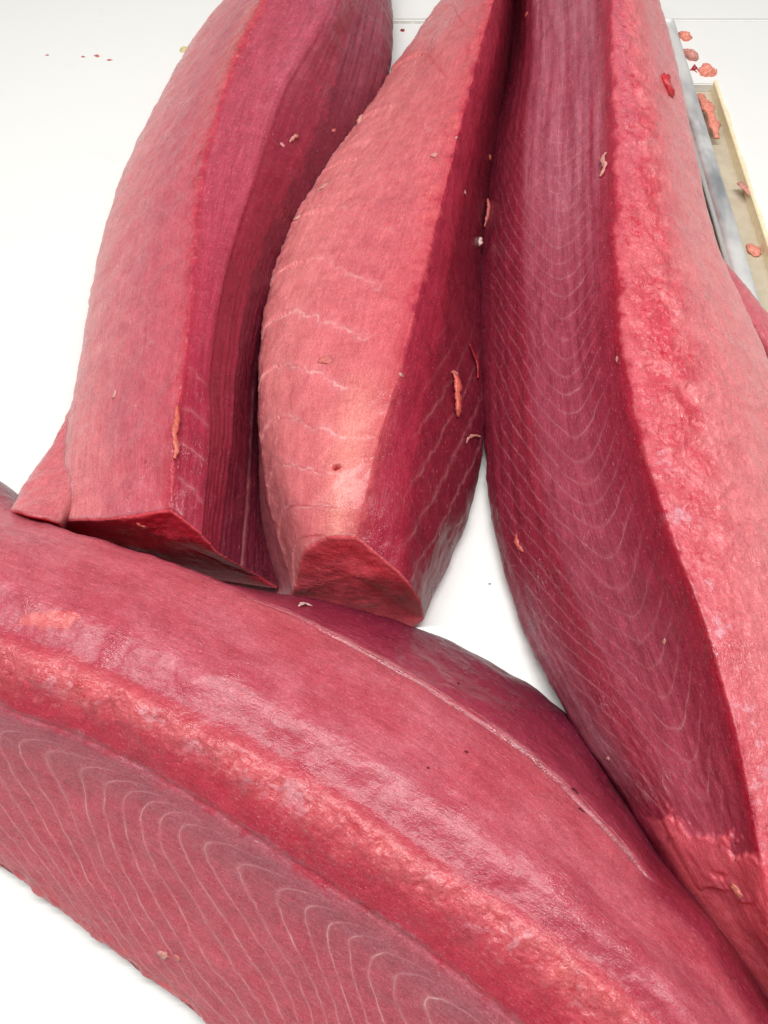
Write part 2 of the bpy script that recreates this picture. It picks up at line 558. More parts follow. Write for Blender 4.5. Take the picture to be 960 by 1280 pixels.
        cc = mixc(cc, bell(np.mod(np.linalg.norm((cv - cv[-1]) * np.array([1, 1, 1.6]), axis=1) * 60 + 0.5 * noise3(cv * 40), 1.0), 0.5, 0.06) * 0.25, (220, 130, 130))
        qq = np.concatenate([np.repeat([q for q in steps if q > 0.005], N), [1.0]])
        cc = mixc(cc, sstep(0.12, 0.02, qq) * 0.45, (236, 130, 128))  # rim painted lighter: its highlight and the light glowing through the edge
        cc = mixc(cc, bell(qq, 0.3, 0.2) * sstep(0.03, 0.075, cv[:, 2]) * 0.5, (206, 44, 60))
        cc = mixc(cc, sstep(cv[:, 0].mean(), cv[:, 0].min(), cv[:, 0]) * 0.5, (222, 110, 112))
        if shade_below: cc = mixc(cc, sstep(shade_below, shade_below - 0.014, cv[:, 2] + 0.002 * noise3(cv * 90)) * 0.7, (168, 44, 60))  # shade painted into the lower part of the cut face
        for nm, val in (("rag", 0.05), ("arc", 0.0), ("arc_mask", 0.0), ("grain", 0.3)):
            q_ = cm.attributes.new(nm, 'FLOAT', 'POINT')
            q_.data.foreach_set("value", np.full(len(cv), val, dtype=np.float32))
        q_ = cm.attributes.new("col", 'FLOAT_COLOR', 'POINT')
        q_.data.foreach_set("color", np.hstack([np.clip(cc, 0, 1), np.ones((len(cc), 1))]).astype(np.float32).ravel())
        lay = cm.uv_layers.new(name="UVMap")
        li = np.empty(len(cm.loops), dtype=np.int32)
        cm.loops.foreach_get("vertex_index", li)
        lay.data.foreach_set("uv", cv[:, [0, 2]][li].astype(np.float32).ravel())
        cm.materials.append(MEAT_CUT)
        co = bpy.data.objects.new("cut_end", cm)
        link(co); co.parent = parent
        co["label"] = cut_end
    LOINS[parent.name] = BVHTree.FromPolygons([Vector(p) for p in V_], Q_.tolist())
    return o, G, v, s

def mlin(r, g, b):
    c = lin(r, g, b)
    return (c[0] * 0.85, c[1] * 0.72, c[2] * 0.79)

def ramp_cols(v, stops):
    """piecewise-linear colour ramp over the rail coordinate; stops [(v,(r,g,b) sRGB)]"""
    xs = [q[0] for q in stops]
    cs = np.array([mlin(*q[1]) for q in stops])
    return np.stack([np.interp(v, xs, cs[:, k]) for k in range(3)], 1)

def mixc(c, m, rgb):
    m = np.clip(m, 0, 1)[:, None]
    return c * (1 - m) + np.array(mlin(*rgb))[None, :] * m

def bell(x, c, w):
    return np.exp(-((x - c) / w) ** 2)

def att(P, col, rag=0, arc=0, mask=0, grain=0.6):
    n = len(P)
    f = lambda q: np.broadcast_to(np.asarray(q, float), (n,)).copy()
    return dict(col=col, rag=f(rag), arc=f(arc), arc_mask=f(mask), grain=f(grain))

def pts(xs, zs):
    return [(x, y, z) for (x, y), z in zip(xs, zs)]

# ---- loin at the top left, its near end resting against the lower loin
e1 = empty("tuna_loin", (-0.20, 0.45, 0.0))
tag(e1, "tuna loin at top left with stepped right side and squarely cut near end", "tuna loin", "raw tuna loins on the white board")
R1 = [
    pts([(325,-50),(250,37),(201,120),(152,220),(120,330),(100,450),(82,550),(68,653)], [.03,.03,.03,.032,.035,.04,.05,.065]),
    pts([(342,-50),(280,37),(238,120),(196,220),(170,330),(152,450),(138,550),(138,645)], [.085,.085,.085,.085,.085,.085,.085,.090]),
    pts([(362,-50),(310,32),(277,120),(250,220),(241,330),(230,450),(217,550),(214,634)], [.12]*7+[.106]),
    pts([(430,-50),(402,30),(353,115),(318,220),(284,330),(263,450),(262,550),(253,664)], [.118,.118,.118,.115,.112,.108,.1,.088]),
    pts([(470,-50),(440,30),(412,120),(372,220),(320,330),(298,450),(291,550),(273,687)], [.085,.085,.085,.085,.082,.08,.076,.066]),
    pts([(486,-50),(493,45),(480,125),(440,225),(385,335),(342,455),(334,560),(331,720)], [.04,.035,.03,.02,.015,.012,.012,.024]),
]
def col1(P, S, V, U, W):
    jit = 0.10 * fbm(P * np.array([60, 60, 60]), 3) + 0.05 * noise3(P * 220)
    v = V + jit * sstep(0.1, 0.5, V)
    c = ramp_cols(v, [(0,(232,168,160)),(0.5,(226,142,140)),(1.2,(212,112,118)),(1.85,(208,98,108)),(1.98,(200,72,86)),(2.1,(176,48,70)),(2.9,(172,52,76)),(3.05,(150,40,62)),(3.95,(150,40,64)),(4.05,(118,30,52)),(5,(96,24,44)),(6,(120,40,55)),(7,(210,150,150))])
    c = mixc(c, bell(V, 1.75, 0.22) * sstep(3.2, 0.6, S) * 0.6, (228, 136, 124))
    c = mixc(c, bell(V, 1.2, 0.5) * np.clip(0.3 + 0.6 * fbm(np.stack([U * 16, W * 40, U * 0], 1), 3), 0, 1) * 0.55, (186, 92, 106))
    c = mixc(c, sstep(2.02, 2.15, V) * sstep(3.1, 2.9, V) * sstep(5.2, 2.0, S) * 0.75, (188, 86, 102))
    # far top end catches pale streaks on the stepped side
    c = mixc(c, sstep(2.2, 3.0, V) * sstep(5.4, 4.6, V) * sstep(3.0, 0.3, S) * (0.5 + 0.5 * noise3(np.stack([U * 10, W * 160, U * 0], 1))), (190, 104, 120))
    c = mixc(c, bell(V + 0.03 * noise3(P * 80), 4.55, 0.035) * sstep(4.0, 6.6, S) * 0.6, (190, 130, 130))
    rag = 0.75 * bell(V, 1.85, 0.25) * sstep(4.0, 0.5, S) + 0.4 * bell(V, 2.0, 0.1) + 0.18
    arc = U * 26 - 1.6 * W * 10
    m = 0.5 * sstep(2.05, 2.2, V) * sstep(3.0, 2.9, V) * sstep(4.5, 6.5, S) + 0.16 * sstep(0.2, 0.6, V) * sstep(2, 1.7, V)
    return att(P, c, rag, arc, m, 0.55 + 0.35 * sstep(2, 2.4, V))
def rel1(P, S, V, U, W):
    r = 0.0010 * fbm(P * 40, 3) + 0.00016 * fbm(P * 200, 3)
    r += (0.0013 * fbm(P * 110, 3)) * (bell(V, 1.9, 0.25) * sstep(5, 1, S) + bell(V, 0, 0.25) * 0.4 + 0.5 * bell(V, 2.0, .08))
    st = noise3(np.stack([U * 5, W * 120, U * 0], 1))
    r += 0.0007 * st * sstep(2, 2.3, V) * sstep(5.2, 4.8, V)
    # steps between the cut facets
    r += 0.0025 * (sstep(3.1, 3.0, V) - 1) * sstep(2.0, 2.2, V) * 0.6
    return r
build_flesh("flesh", R1, [0, 0, 1, 0, 1, 0], 420, 0.00085, 4, col1, rel1, e1, 3.1, end_lean=0.003, shade_below=0.060, cut_end='bright red cut face at the near end', end_cap_col=mlin(240, 70, 88), bottom_z=[.001]*5+[.001,.004,.010], bottom_in=(.014, [.014]*5+[.0,-.008,-.014]))

# ---- middle loin
e2 = empty("tuna_loin", (0.02, 0.45, 0.0))
tag(e2, "middle tuna loin with a rounded cut end and a pink left side", "tuna loin", "raw tuna loins on the white board")
R2 = [
    pts([(590,-50),(523,40),(454,140),(380,242),(342,340),(325,440),(324,540),(338,630),(365,734)], [.03,.03,.04,.052,.056,.058,.054,.046,.030]),
    pts([(600,-50),(548,40),(500,140),(440,240),(395,340),(368,440),(362,540),(368,625),(376,690)], [.078,.078,.08,.09,.092,.092,.09,.086,.072]),
    pts([(618,-50),(578,40),(545,140),(505,240),(468,340),(440,440),(422,540),(412,612),(408,668)], [.105,.105,.108,.112,.112,.112,.110,.106,.094]),
    pts([(632,-50),(605,40),(580,140),(555,240),(530,340),(506,440),(476,540),(456,620),(446,667)], [.118,.118,.12,.12,.12,.118,.114,.108,.095]),
    pts([(639,-50),(625,40),(603,140),(581,240),(563,340),(546,440),(526,540),(514,640),(508,722)], [.09,.09,.09,.09,.09,.09,.088,.085,.070]),
    pts([(645,-50),(641,40),(625,140),(609,240),(601,340),(603,440),(605,545),(588,640),(530,772)], [.02,.02,.02,.02,.018,.016,.014,.012,.012]),
]
def hole2(P):
    d = (P - 9.7) - HOLE2
    d = np.sqrt((d[:, 0] * 0.8) ** 2 + (d[:, 1] * 1.2) ** 2) + 0.0008 * noise3(P * 500)
    return np.exp(-(d / 0.0022) ** 2)
HOLE2 = at(420, 584, 0.109)
def col2(P, S, V, U, W):
    jit = 0.22 * fbm(P * 55, 4, 0.6) + 0.06 * noise3(P * 220)
    v = V + jit * sstep(0.1, 0.5, V) * (0.30 + 0.65 * sstep(5.2, 4.2, S))
    c = ramp_cols(v, [(0,(226,138,134)),(0.6,(232,142,138)),(1.4,(228,128,128)),(2.2,(222,116,118)),(2.75,(214,100,106)),(2.97,(206,80,90)),(3.1,(176,46,70)),(3.9,(164,40,62)),(4.1,(142,36,56)),(5,(112,28,46)),(6,(120,40,55)),(7,(170,96,100))])
    # pale oily patch before the cut end, and its darker upper neighbour
    c = mixc(c, bell(V, 2.35, 0.55) * sstep(4.8, 6.0, S) * 0.75, (242, 160, 142))
    c = mixc(c, bell(V, 1.9, 0.7) * bell(S, 3.6, 1.0) * (0.35 + 0.3 * noise3(P * 60)), (198, 92, 104))
    c = mixc(c, bell(V, 2.75, 0.2) * sstep(4.5, 3.0, S) * sstep(0.0, 0.6, noise3(P * 70)) * 0.6, (226, 112, 104))
    c = mixc(c, hole2(P) * 1.2, (150, 20, 30))
    rag = 0.65 * bell(V, 2.7, 0.25) * sstep(5, 2, S) + 0.5 * bell(V, 0.0, 0.3) + 0.40 * sstep(2.9, 2.7, V) * sstep(5, 3, S)
    arc = np.where(V < 2.9, S * 1.55 + 0.35 * np.sin(V * 2.0) + 0.18 * V, U * 22 + W * 26)
    m = (0.75 * sstep(3.6, 4.8, S) + 0.25 * sstep(1.6, 2.2, S)) * sstep(2.45, 1.9, V) * sstep(8.0, 7.7, S) + 0.40 * sstep(3.6, 4.2, V) * sstep(5.0, 4.9, V) * sstep(4.0, 6, S)
    return att(P, c, rag, arc, m, np.where(V < 2.9, 0.28 + 0.3 * sstep(5, 3, S), 0.9))
def rel2(P, S, V, U, W):
    r = 0.0012 * fbm(P * 34, 3) + 0.00015 * fbm(P * 200, 3)
    r += 0.0018 * fbm(P * 80, 3) * ((0.7 + 1.6 * bell(S, 2.8, 1.1)) * bell(V, 0.0, 0.25) + 0.6 * bell(V, 2.8, 0.25) * sstep(5, 2, S))
    # scalloped folds on the pink side where the muscle sheets part
    f = np.mod(S * 1.55 + 0.35 * np.sin(V * 2.0) + 0.18 * V + 0.5, 1.0)
    r += 0.0011 * (sstep(0, 0.9, f) - 0.5) * sstep(2.6, 1.6, V)
    return r - 0.006 * hole2(P)
build_flesh("flesh", R2, [0, 0, 0, 1, 0, 0], 420, 0.00085, 4, col2, rel2, e2, 9.7, end_lean=0.006, cut_end='crimson lens-shaped cut face at the near end', end_cap_col=mlin(236, 98, 106), bottom_in=([.014,.014,.014,.014,.012,.006,-.004,-.018,-.014], [-.004]*6+[.006,.012,.014]))

# ---- big loin on the right
e3 = empty("tuna_loin", (0.22, 0.35, 0.0))
tag(e3, "large tuna loin on the right beside the steel rail, nested arcs on its dark side", "tuna loin", "raw tuna loins on the white board")
R3 = [
    pts([(646,-50),(642,60),(619,180),(605,300),(602,420),(606,545),(617,660),(652,780),(712,895),(784,1000),(832,1082),(897,1180),(985,1300)], [.02,.02,.02,.018,.016,.014,.012,.012,.026,.045,.05,.05,.05]),
    pts([(664,-50),(664,60),(652,180),(650,300),(656,420),(664,540),(685,660),(728,780),(775,880),(820,972),(864,1060),(918,1150),(1000,1260)], [.075,.075,.07,.068,.066,.064,.06,.058,.066,.075,.078,.078,.078]),
    pts([(715,-50),(716,60),(712,180),(712,300),(718,420),(734,540),(764,660),(808,780),(850,890),(882,985),(912,1068),(955,1160),(1020,1270)], [.115,.115,.112,.11,.108,.106,.104,.102,.104,.104,.102,.100,.098]),
    pts([(762,-50),(766,60),(771,180),(772,300),(779,420),(801,540),(838,660),(882,780),(917,900),(938,1000),(954,1080),(988,1170),(1045,1280)], [.145]*8+[.14,.134,.128,.122,.118]),
    pts([(782,-50),(798,60),(815,180),(828,300),(852,420),(876,540),(908,660),(945,780),(972,900),(990,1000),(1004,1080),(1036,1170),(1090,1280)], [.138]*8+[.134,.13,.125,.12,.116]),
    pts([(796,-50),(824,60),(845,180),(868,300),(912,420),(950,540),(985,660),(1015,780),(1035,900),(1048,1000),(1060,1080),(1090,1170),(1140,1280)], [.115]*13),
    pts([(803,-50),(837,66),(862,180),(890,300),(942,420),(990,540),(1030,660),(1060,780),(1080,900),(1092,1000),(1104,1080),(1134,1170),(1184,1280)], [.07]*13),
]
def arc3(S, V, U):
    w = np.clip(V / 3.0, 0, 1)
    w0 = 0.60
    q = np.sqrt((w - w0) ** 2 + 0.01) - 0.1
    return U * 48 + q * 13.5
def col3(P, S, V, U, W):
    jit = (0.07 + 0.09 * sstep(5.5, 4, S)) * fbm(P * 60, 3) + 0.06 * noise3(P * 240)
    v = V + jit * sstep(2.4, 3.2, V)
    c = ramp_cols(v, [(0,(130,36,56)),(0.7,(148,44,64)),(1.0,(160,50,70)),(1.15,(178,80,98)),(1.9,(180,80,98)),(2.3,(162,54,76)),(2.8,(160,40,62)),(2.96,(176,36,58)),(3.08,(220,104,112)),(3.4,(222,112,116)),(4.2,(228,134,134)),(5.2,(232,146,142)),(6,(236,158,150)),(7,(220,130,130)),(8,(120,40,55))])  # red stop left of the ridge paints light glowing through the flesh
    # pale silvery streaks at the far end of the dark side
    c = mixc(c, sstep(0.9, 1.4, V) * sstep(2.9, 2.5, V) * sstep(4.2, 1.5, S) * np.clip(0.42 + 0.6 * noise3(np.stack([U * 6, W * 130, U * 0], 1)), 0, 1), (206, 130, 142))
    # greyish sinew skin along the lower left edge
    c = mixc(c, bell(V, 0.28, 0.3) * sstep(6.2, 7.2, S) * sstep(9.4, 8.4, S) * (0.45 + 0.5 * noise3(np.stack([U * 20, W * 200, U * 0], 1))), (168, 120, 128))
    # deep red torn flesh and pale glints painted along the ridge's right
    red = bell(V, 3.75, 0.55) * sstep(0.8, 2.0, S) * sstep(7.0, 4.5, S) * sstep(-0.35, 0.35, fbm(P * 48, 3))
    c = mixc(c, red * 0.75, (206, 58, 76))
    c = mixc(c, bell(V, 3.35, 0.3) * sstep(3.5, 1.5, S) * 0.5, (206, 110, 126))
    painted_glint = bell(V, 3.3, 0.25) * sstep(4.6, 5.6, S) * sstep(0.25, 0.8, noise3(P * 52 + 4) + 0.6 * fbm(P * 210, 2))
    c = mixc(c, painted_glint * 0.7, (232, 186, 192))
    c = mixc(c, sstep(0.5, 1.0, V) * sstep(3.0, 2.6, V) * sstep(6.5, 9.2, S) * 0.35, (206, 96, 112))
    c = mixc(c, sstep(0.15, 0.6, V) * sstep(9.6, 9.78, S + 0.40 * fbm(P * 55, 4) - 0.12 * (V - 1.5)) * sstep(3.3, 2.9, V) * (0.8 + 0.3 * noise3(P * 50)), (246, 116, 124))  # torn near end, its colour lifted to make up for the shade there
    rag = 0.95 * bell(V, 3.75, 0.55) * sstep(7.4, 5.0, S) + 0.55 * bell(V, 3.3, 0.3) + 0.30 * sstep(3.05, 3.3, V) + 0.15 * sstep(9.4, 10.2, S)
    arc = arc3(S, V, U) + 0.7 * noise3(P * 11)
    m = 0.42 * sstep(0.12, 0.5, V) * sstep(2.72, 2.25, V) * sstep(0.8, 3.2, S) * sstep(10.2, 9.4, S)
    return att(P, c, rag, arc, m, np.where(V < 3, 0.95, 0.30))
def rel3(P, S, V, U, W):
    r = 0.0009 * fbm(P * 38, 3) + 0.00015 * fbm(P * 200, 3)
    torn = bell(V, 3.75, 0.6) * sstep(8.5, 4.0, S) + 0.15 * sstep(3.05, 3.3, V)
    r += torn * (0.0026 * fbm(P * 70, 4) + 0.0008 * (1 - np.abs(noise3(P * 170)) * 2))
    # transverse wrinkles on the pink side
    wr = noise3(np.stack([U * 75 + 3 * noise3(P * 25), W * 22, U * 0], 1))
    r += 0.0013 * wr * sstep(3.6, 4.2, V) * sstep(3.0, 5.0, S)
    led = S + 0.40 * fbm(P * 55, 4) - 0.12 * (V - 1.5)
    r += (0.0022 * sstep(9.62, 9.80, led) - 0.0020 * sstep(10.5, 10.66, led)) * sstep(0.5, 0.8, V) * sstep(3.2, 2.9, V)
    r += 0.0010 * fbm(P * 50, 3) * sstep(9.6, 9.9, led) * sstep(0.4, 1.0, V)
    st = noise3(np.stack([U * 4, W * 110, U * 0], 1))
    r += 0.0005 * st * sstep(2.9, 2.7, V) * sstep(10.0, 9.2, S)
    return r
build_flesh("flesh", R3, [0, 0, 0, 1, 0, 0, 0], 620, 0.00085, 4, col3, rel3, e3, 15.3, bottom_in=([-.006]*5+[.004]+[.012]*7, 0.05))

# ---- loin lying across the bottom of the picture
e4 = empty("tuna_loin", (-0.10, 0.12, 0.0))
tag(e4, "tuna loin lying across the bottom, pale fatty ridge above a face of hooked arcs", "tuna loin", "raw tuna loins on the white board")
Ka = [(-100,780),(-20,808),(45,830),(110,852),(180,884),(290,942),(400,1002),(500,1068),(596,1128),(662,1170),(744,1230),(815,1295),(875,1365)]
R4 = [
    pts([(-140,1000),(-100,1030),(-50,1060),(0,1083),(60,1127),(160,1203),(262,1282),(360,1370),(440,1450),(500,1510),(570,1590),(640,1660),(700,1740)], [.016]*13),
    pts([(-130,920),(-70,945),(-15,970),(38,992),(100,1030),(200,1098),(310,1178),(408,1250),(496,1324),(562,1384),(634,1452),(706,1522),(766,1592)], [.072]*13),
    pts([(-110,850),(-30,868),(30,892),(92,914),(160,946),(262,1004),(372,1076),(464,1136),(556,1200),(630,1258),(700,1318),(770,1385),(830,1445)], [.118]*13),
    pts(Ka, [.138]*13),
    pts([(-92,750),(-12,780),(55,804),(122,828),(195,862),(310,918),(424,982),(528,1056),(622,1116),(684,1156),(764,1218),(834,1286),(894,1356)], [.137]*13),
    pts([(-84,690),(-6,722),(60,748),(130,775),(212,812),(340,872),(460,942),(580,1022),(682,1100),(742,1150),(820,1216),(888,1292),(945,1366)], [.138]*13),
    pts([(-80,640),(-2,668),(66,692),(142,718),(228,752),(372,816),(500,888),(630,980),(732,1074),(784,1128),(862,1198),(930,1286),(985,1360)], [.124,.122,.12,.118,.118,.12,.122,.122,.12,.118,.116,.114,.112]),
    pts([(-80,606),(0,636),(70,659),(150,683),(238,713),(396,780),(529,851),(664,942),(768,1042),(812,1093),(884,1158),(952,1262),(1010,1344)], [.092,.092,.094,.096,.098,.100,.100,.098,.096,.096,.096,.094,.094]),
    pts([(-84,590),(2,618),(78,669),(158,691),(247,719),(412,768),(546,828),(684,914),(780,1024),(824,1084),(892,1154),(958,1258),(1016,1340)], [.080,.078,.076,.078,.080,.078,.072,.060,.060,.06,.07,.07,.07]),
    pts([(-86,575),(4,604),(94,688),(174,706),(262,730),(428,757),(565,803),(702,886),(792,1004),(836,1074),(896,1150),(962,1255),(1020,1338)], [.04,.04,.04,.04,.045,.046,.030,.010,.016,.03,.045,.045,.045]),
]
def col4(P, S, V, U, W):
    jit = 0.10 * fbm(P * 55, 3) + 0.07 * noise3(P * 230)
    v = V + jit * sstep(1.2, 1.9, V) * sstep(6.8, 6.2, V)
    c = ramp_cols(v, [(0,(222,112,114)),(0.12,(206,92,100)),(0.4,(206,100,108)),(1.0,(204,98,106)),(1.6,(196,96,106)),(1.92,(186,98,108)),(2.02,(192,58,76)),(2.5,(198,70,84)),(2.8,(214,100,106)),(3.0,(218,112,114)),(3.5,(206,90,98)),(4.0,(184,62,80)),(4.6,(188,74,88)),(5.2,(194,84,96)),(5.8,(198,88,98)),(6.4,(198,92,100)),(6.85,(200,98,106)),(7.05,(172,70,88)),(7.3,(164,60,80)),(8,(150,48,70)),(9,(96,24,50)),(10,(110,40,55)),(11,(140,60,70))])
    left = sstep(3.2, 0.8, S)
    c = mixc(c, left * bell(V, 6.2, 1.2) * 0.5, (214, 132, 136))
    # soft pale bloom on the top of the bulge
    c = mixc(c, sstep(3.8, 4.6, V) * sstep(6.9, 6.3, V) * np.clip(0.3 + 0.5 * fbm(np.stack([U * 22, W * 34, U * 0], 1), 4, 0.6), 0, 1) * 0.7, (216, 128, 136))
    c = mixc(c, sstep(3.8, 4.4, V) * sstep(6.9, 6.3, V) * np.clip(0.1 + 0.5 * fbm(np.stack([U * 14, W * 26, U * 0 + 5], 1), 4, 0.6), 0, 1) * 0.5, (176, 50, 70))
    # fat lumps and painted pale glints along the ridge
    fatm = bell(V, 2.95, 0.55) * sstep(0.0, 0.6, fbm(P * 46, 3))
    c = mixc(c, fatm * 0.55, (228, 114, 112))
    painted_glint = bell(V, 2.95, 0.3) * sstep(0.30, 0.75, noise3(P * 44 + 8) + 0.6 * fbm(P * 210, 2))
    c = mixc(c, painted_glint * 0.55, (238, 186, 188))
    dp = (P - 22.9) - at(66, 776, 0.138)
    c = mixc(c, sstep(1.15, 0.75, np.sqrt((dp[:, 0] / 0.016) ** 2 + (dp[:, 1] / 0.006) ** 2) + 0.5 * noise3(P * 150)) * 0.8, (232, 120, 112))
    # grey-brown silver band under the ridge
    c = mixc(c, bell(V, 1.72, 0.20) * 0.55 * (0.7 + 0.5 * noise3(np.stack([U * 8, W * 260, U * 0], 1))), (172, 112, 118))
    # thin pale membrane along the seam
    c = mixc(c, bell(V + 0.05 * noise3(P * 22) + 0.02 * noise3(P * 120), 7.0, 0.032) * sstep(3.2, 4.4, S) * sstep(9.2, 8.4, S) * np.clip(0.3 + 1.1 * noise3(P * 50), 0, 1) * 0.7, (222, 160, 160))
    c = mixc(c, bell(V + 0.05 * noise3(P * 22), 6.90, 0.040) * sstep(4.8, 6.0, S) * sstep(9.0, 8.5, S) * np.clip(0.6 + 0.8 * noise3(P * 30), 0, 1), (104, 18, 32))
    c = mixc(c, sstep(8.6, 9.3, S) * sstep(6.2, 6.8, V), (150, 46, 66))
    rag = 0.95 * bell(V, 2.9, 0.6) + 0.35 * bell(V, 0.0, 0.2) + 0.12
    w = np.clip((2.0 - V) / 2.0, 0, 1)                        # 0 at the ridge, 1 at the lower edge
    h = 0.10 * w + 0.12 * w * w + 0.022 * np.exp(-(w - 0.14) / 0.055)
    arc = (U - h) * 46 + 1.1 * noise3(P * 12)
    m = 0.9 * sstep(0.05, 0.14, w) * sstep(1.0, 0.9, w) * sstep(-0.4, 0.6, S)
    m = np.where(V > 2, 0.0, m)
    return att(P, c, rag, arc, m, np.where(V < 2, 0.45, 0.42) + 0.4 * sstep(7.0, 7.1, V))
def rel4(P, S, V, U, W):
    r = 0.0009 * fbm(P * 38, 3) + 0.00015 * fbm(P * 200, 3)
    r += bell(V, 2.95, 0.5) * (0.0024 * fbm(P * 60, 4) + 0.0005 * (1 - 2 * np.abs(noise3(P * 170))))
    r += 0.0018 * fbm(P * 70, 3) * bell(V, 0, 0.15)
    r += 0.0009 * noise3(np.stack([U * 35, W * 60, U * 0], 1)) * sstep(4, 4.6, V) * sstep(6.8, 6.4, V)
    # the long open seam
    r -= 0.0030 * bell(V + 0.05 * noise3(P * 22), 6.90, 0.04) * sstep(4.2, 5.6, S) * sstep(9.4, 8.8, S)
    r += 0.0003 * (0.4 + noise3(P * 35)) * bell(V + 0.05 * noise3(P * 22), 7.02, 0.06) * sstep(3.0, 4.5, S) * sstep(9.2, 8.4, S)
    r -= 0.0012 * bell(V, 1.96, 0.03)
    return r
build_flesh("flesh", R4, [0, 0, 0, 0, 0, 0, 0, 0, 0, 0], 620, 0.00085, 4, col4, rel4, e4, 22.9, bottom_in=(0.012, 0.004))

# ---- flat slab sticking out under the left loin
def slab(ename, loc, rails, sharp, colour, label, cat, seed, nu=120, group=None, bz=0.001, bi=(0.004, 0.004), capcol=(186, 50, 66)):
    e = empty(ename, loc)
    tag(e, label, cat, group)
    def rel(P, S, V, U, W): return 0.0008 * fbm(P * 60, 3) + 0.0004 * fbm(P * 200, 2)
    def colf(P, S, V, U, W):
        c = ramp_cols(V + 0.1 * fbm(P * 60, 2), colour)
        return att(P, c, 0.15, 0, 0, 0.4)
    build_flesh("flesh", rails, sharp, nu, 0.0010, 2, colf, rel, e, seed, bottom_in=bi, end_cap_col=mlin(*capcol), bottom_z=bz, cut_end='red cut face at the near end')
    return e
slab("tuna_slab", (-0.30, 0.36, 0.0), [
    pts([(90,505),(66,555),(36,596),(13,636)], [.030,.040,.058,.090]),
    pts([(100,505),(86,560),(58,606),(38,642)], [.050,.056,.074,.100]),
    pts([(112,505),(104,560),(94,606),(74,650)], [.050,.054,.070,.092]),
], [0, 0, 0], [(0,(236,170,162)),(0.4,(222,124,126)),(1.4,(216,116,120)),(2,(222,140,138)),(3,(150,50,60)),(5,(210,130,130))],
    "small pink tuna slab poking out from under the left end of the top left loin", "tuna slab", 31.7, bz=[.001,.001,.030,.074])
slab("tuna_slab", (0.33, 0.55, 0.0), [
    pts([(880,300),(893,350),(915,395),(945,440),(980,490)], [.030]*5),
    pts([(888,305),(908,345),(932,385),(962,428),(998,476)], [.042]*5),
    pts([(898,318),(922,346),(946,374),(972,408),(1008,452)], [.030]*5),
], [0, 0, 0], [(0,(206,110,116)),(1,(214,116,122)),(2,(218,128,130)),(3,(190,90,100)),(5,(190,90,100))],
    "pink tuna slab lying between the big right loin and the steel rail", "tuna slab", 37.1, bz=0.014)

# ------------------------------------------------------------------ scraps, tags and shreds
def hit(px, py, floor=0.0):
    d = Vector(ray(px, py)).normalized()
    o = Vector((0, 0, CAM_H))
    best = None
    for t in LOINS.values():
        loc, nrm, idx, dist = t.ray_cast(o, d)
        if loc is not None and (best is None or dist < best[2]):
            best = (loc, nrm if nrm.dot(d) < 0 else -nrm, dist)
    t0 = (CAM_H - floor) / -d.z
    if best is None or t0 < best[2]:
        best = (o + d * t0, Vector((0, 0, 1)), t0)
    return best

def frame_at(px, py, ang, floor=0.0):
    loc, n, dist = hit(px, py, floor)
    if n.z < 0.25: n = (n + Vector((0, 0, 0.5))).normalized()
    a = math.radians(ang)
    d2 = Vector(ray(px + math.cos(a), py + math.sin(a))) - Vector(ray(px, py))
    x = (d2 - n * d2.dot(n)).normalized()
    y = n.cross(x)
    return loc, n, x, y, dist / FPX * 1.0

def finish(name, verts, faces, loc, mat, parent=None):
    me = bpy.data.meshes.new(name)
    org = Vector(loc) if parent is None else parent.location
    me.from_pydata([tuple(Vector(v) - org) for v in verts], [], faces)
    me.polygons.foreach_set("use_smooth", [True] * len(faces))
    me.materials.append(SCRAP[mat])
    o = bpy.data.objects.new(name, me)
    scene.collection.objects.link(o)
    if parent is None: o.location = loc
    else: o.parent = parent
    return o

def chunk(name, px, py, length, width, ang, mat, label=None, cat="scrap", thick=0.45, rough=0.30, floor=0.0, parent=None, group=None):
    """irregular lump of flesh, its size in photo pixels, lying on whatever is at that spot"""
    loc, n, x, y, k = frame_at(px, py, ang, floor)
    L, Wd = length * k * 0.43, width * k * 0.43
    T = max(Wd * thick * 0.8, 0.0004)
    bm = bmesh.new()
    bmesh.ops.create_icosphere(bm, subdivisions=3, radius=1.0)
    P = np.array([v.co[:] for v in bm.verts])
    F = [[v.index for v in f.verts] for f in bm.faces]
    bm.free()
    q = np.array([px * 0.37, py * 0.23, 1.7])
    r = 1 + 1.25 * rough * fbm(P * 1.3 + q, 3) + 0.22 * fbm(P * 3.5 + q, 2)
    P = P * r[:, None]
    if length > 2.2 * width:                                  # long ones bend and taper
        P[:, 1] += 0.55 * np.sin(P[:, 0] * 2.0 + px) * (0.5 + 0.5 * noise3(q[None, :])[0])
        P[:, 1:] *= (1 - 0.45 * np.clip(P[:, :1], -1, 1) * (1 if px % 2 else -1))
    P[:, 2] += 0.5 * noise3(P * np.array([1.2, 1.2, 0]) + q)
    w = [tuple(loc + x * (p[0] * L) + y * (p[1] * Wd) + n * (p[2] * T + T * 0.15)) for p in P]
    o = finish(name, w, F, loc, mat, parent)
    if label: tag(o, label, cat, group)
    return o

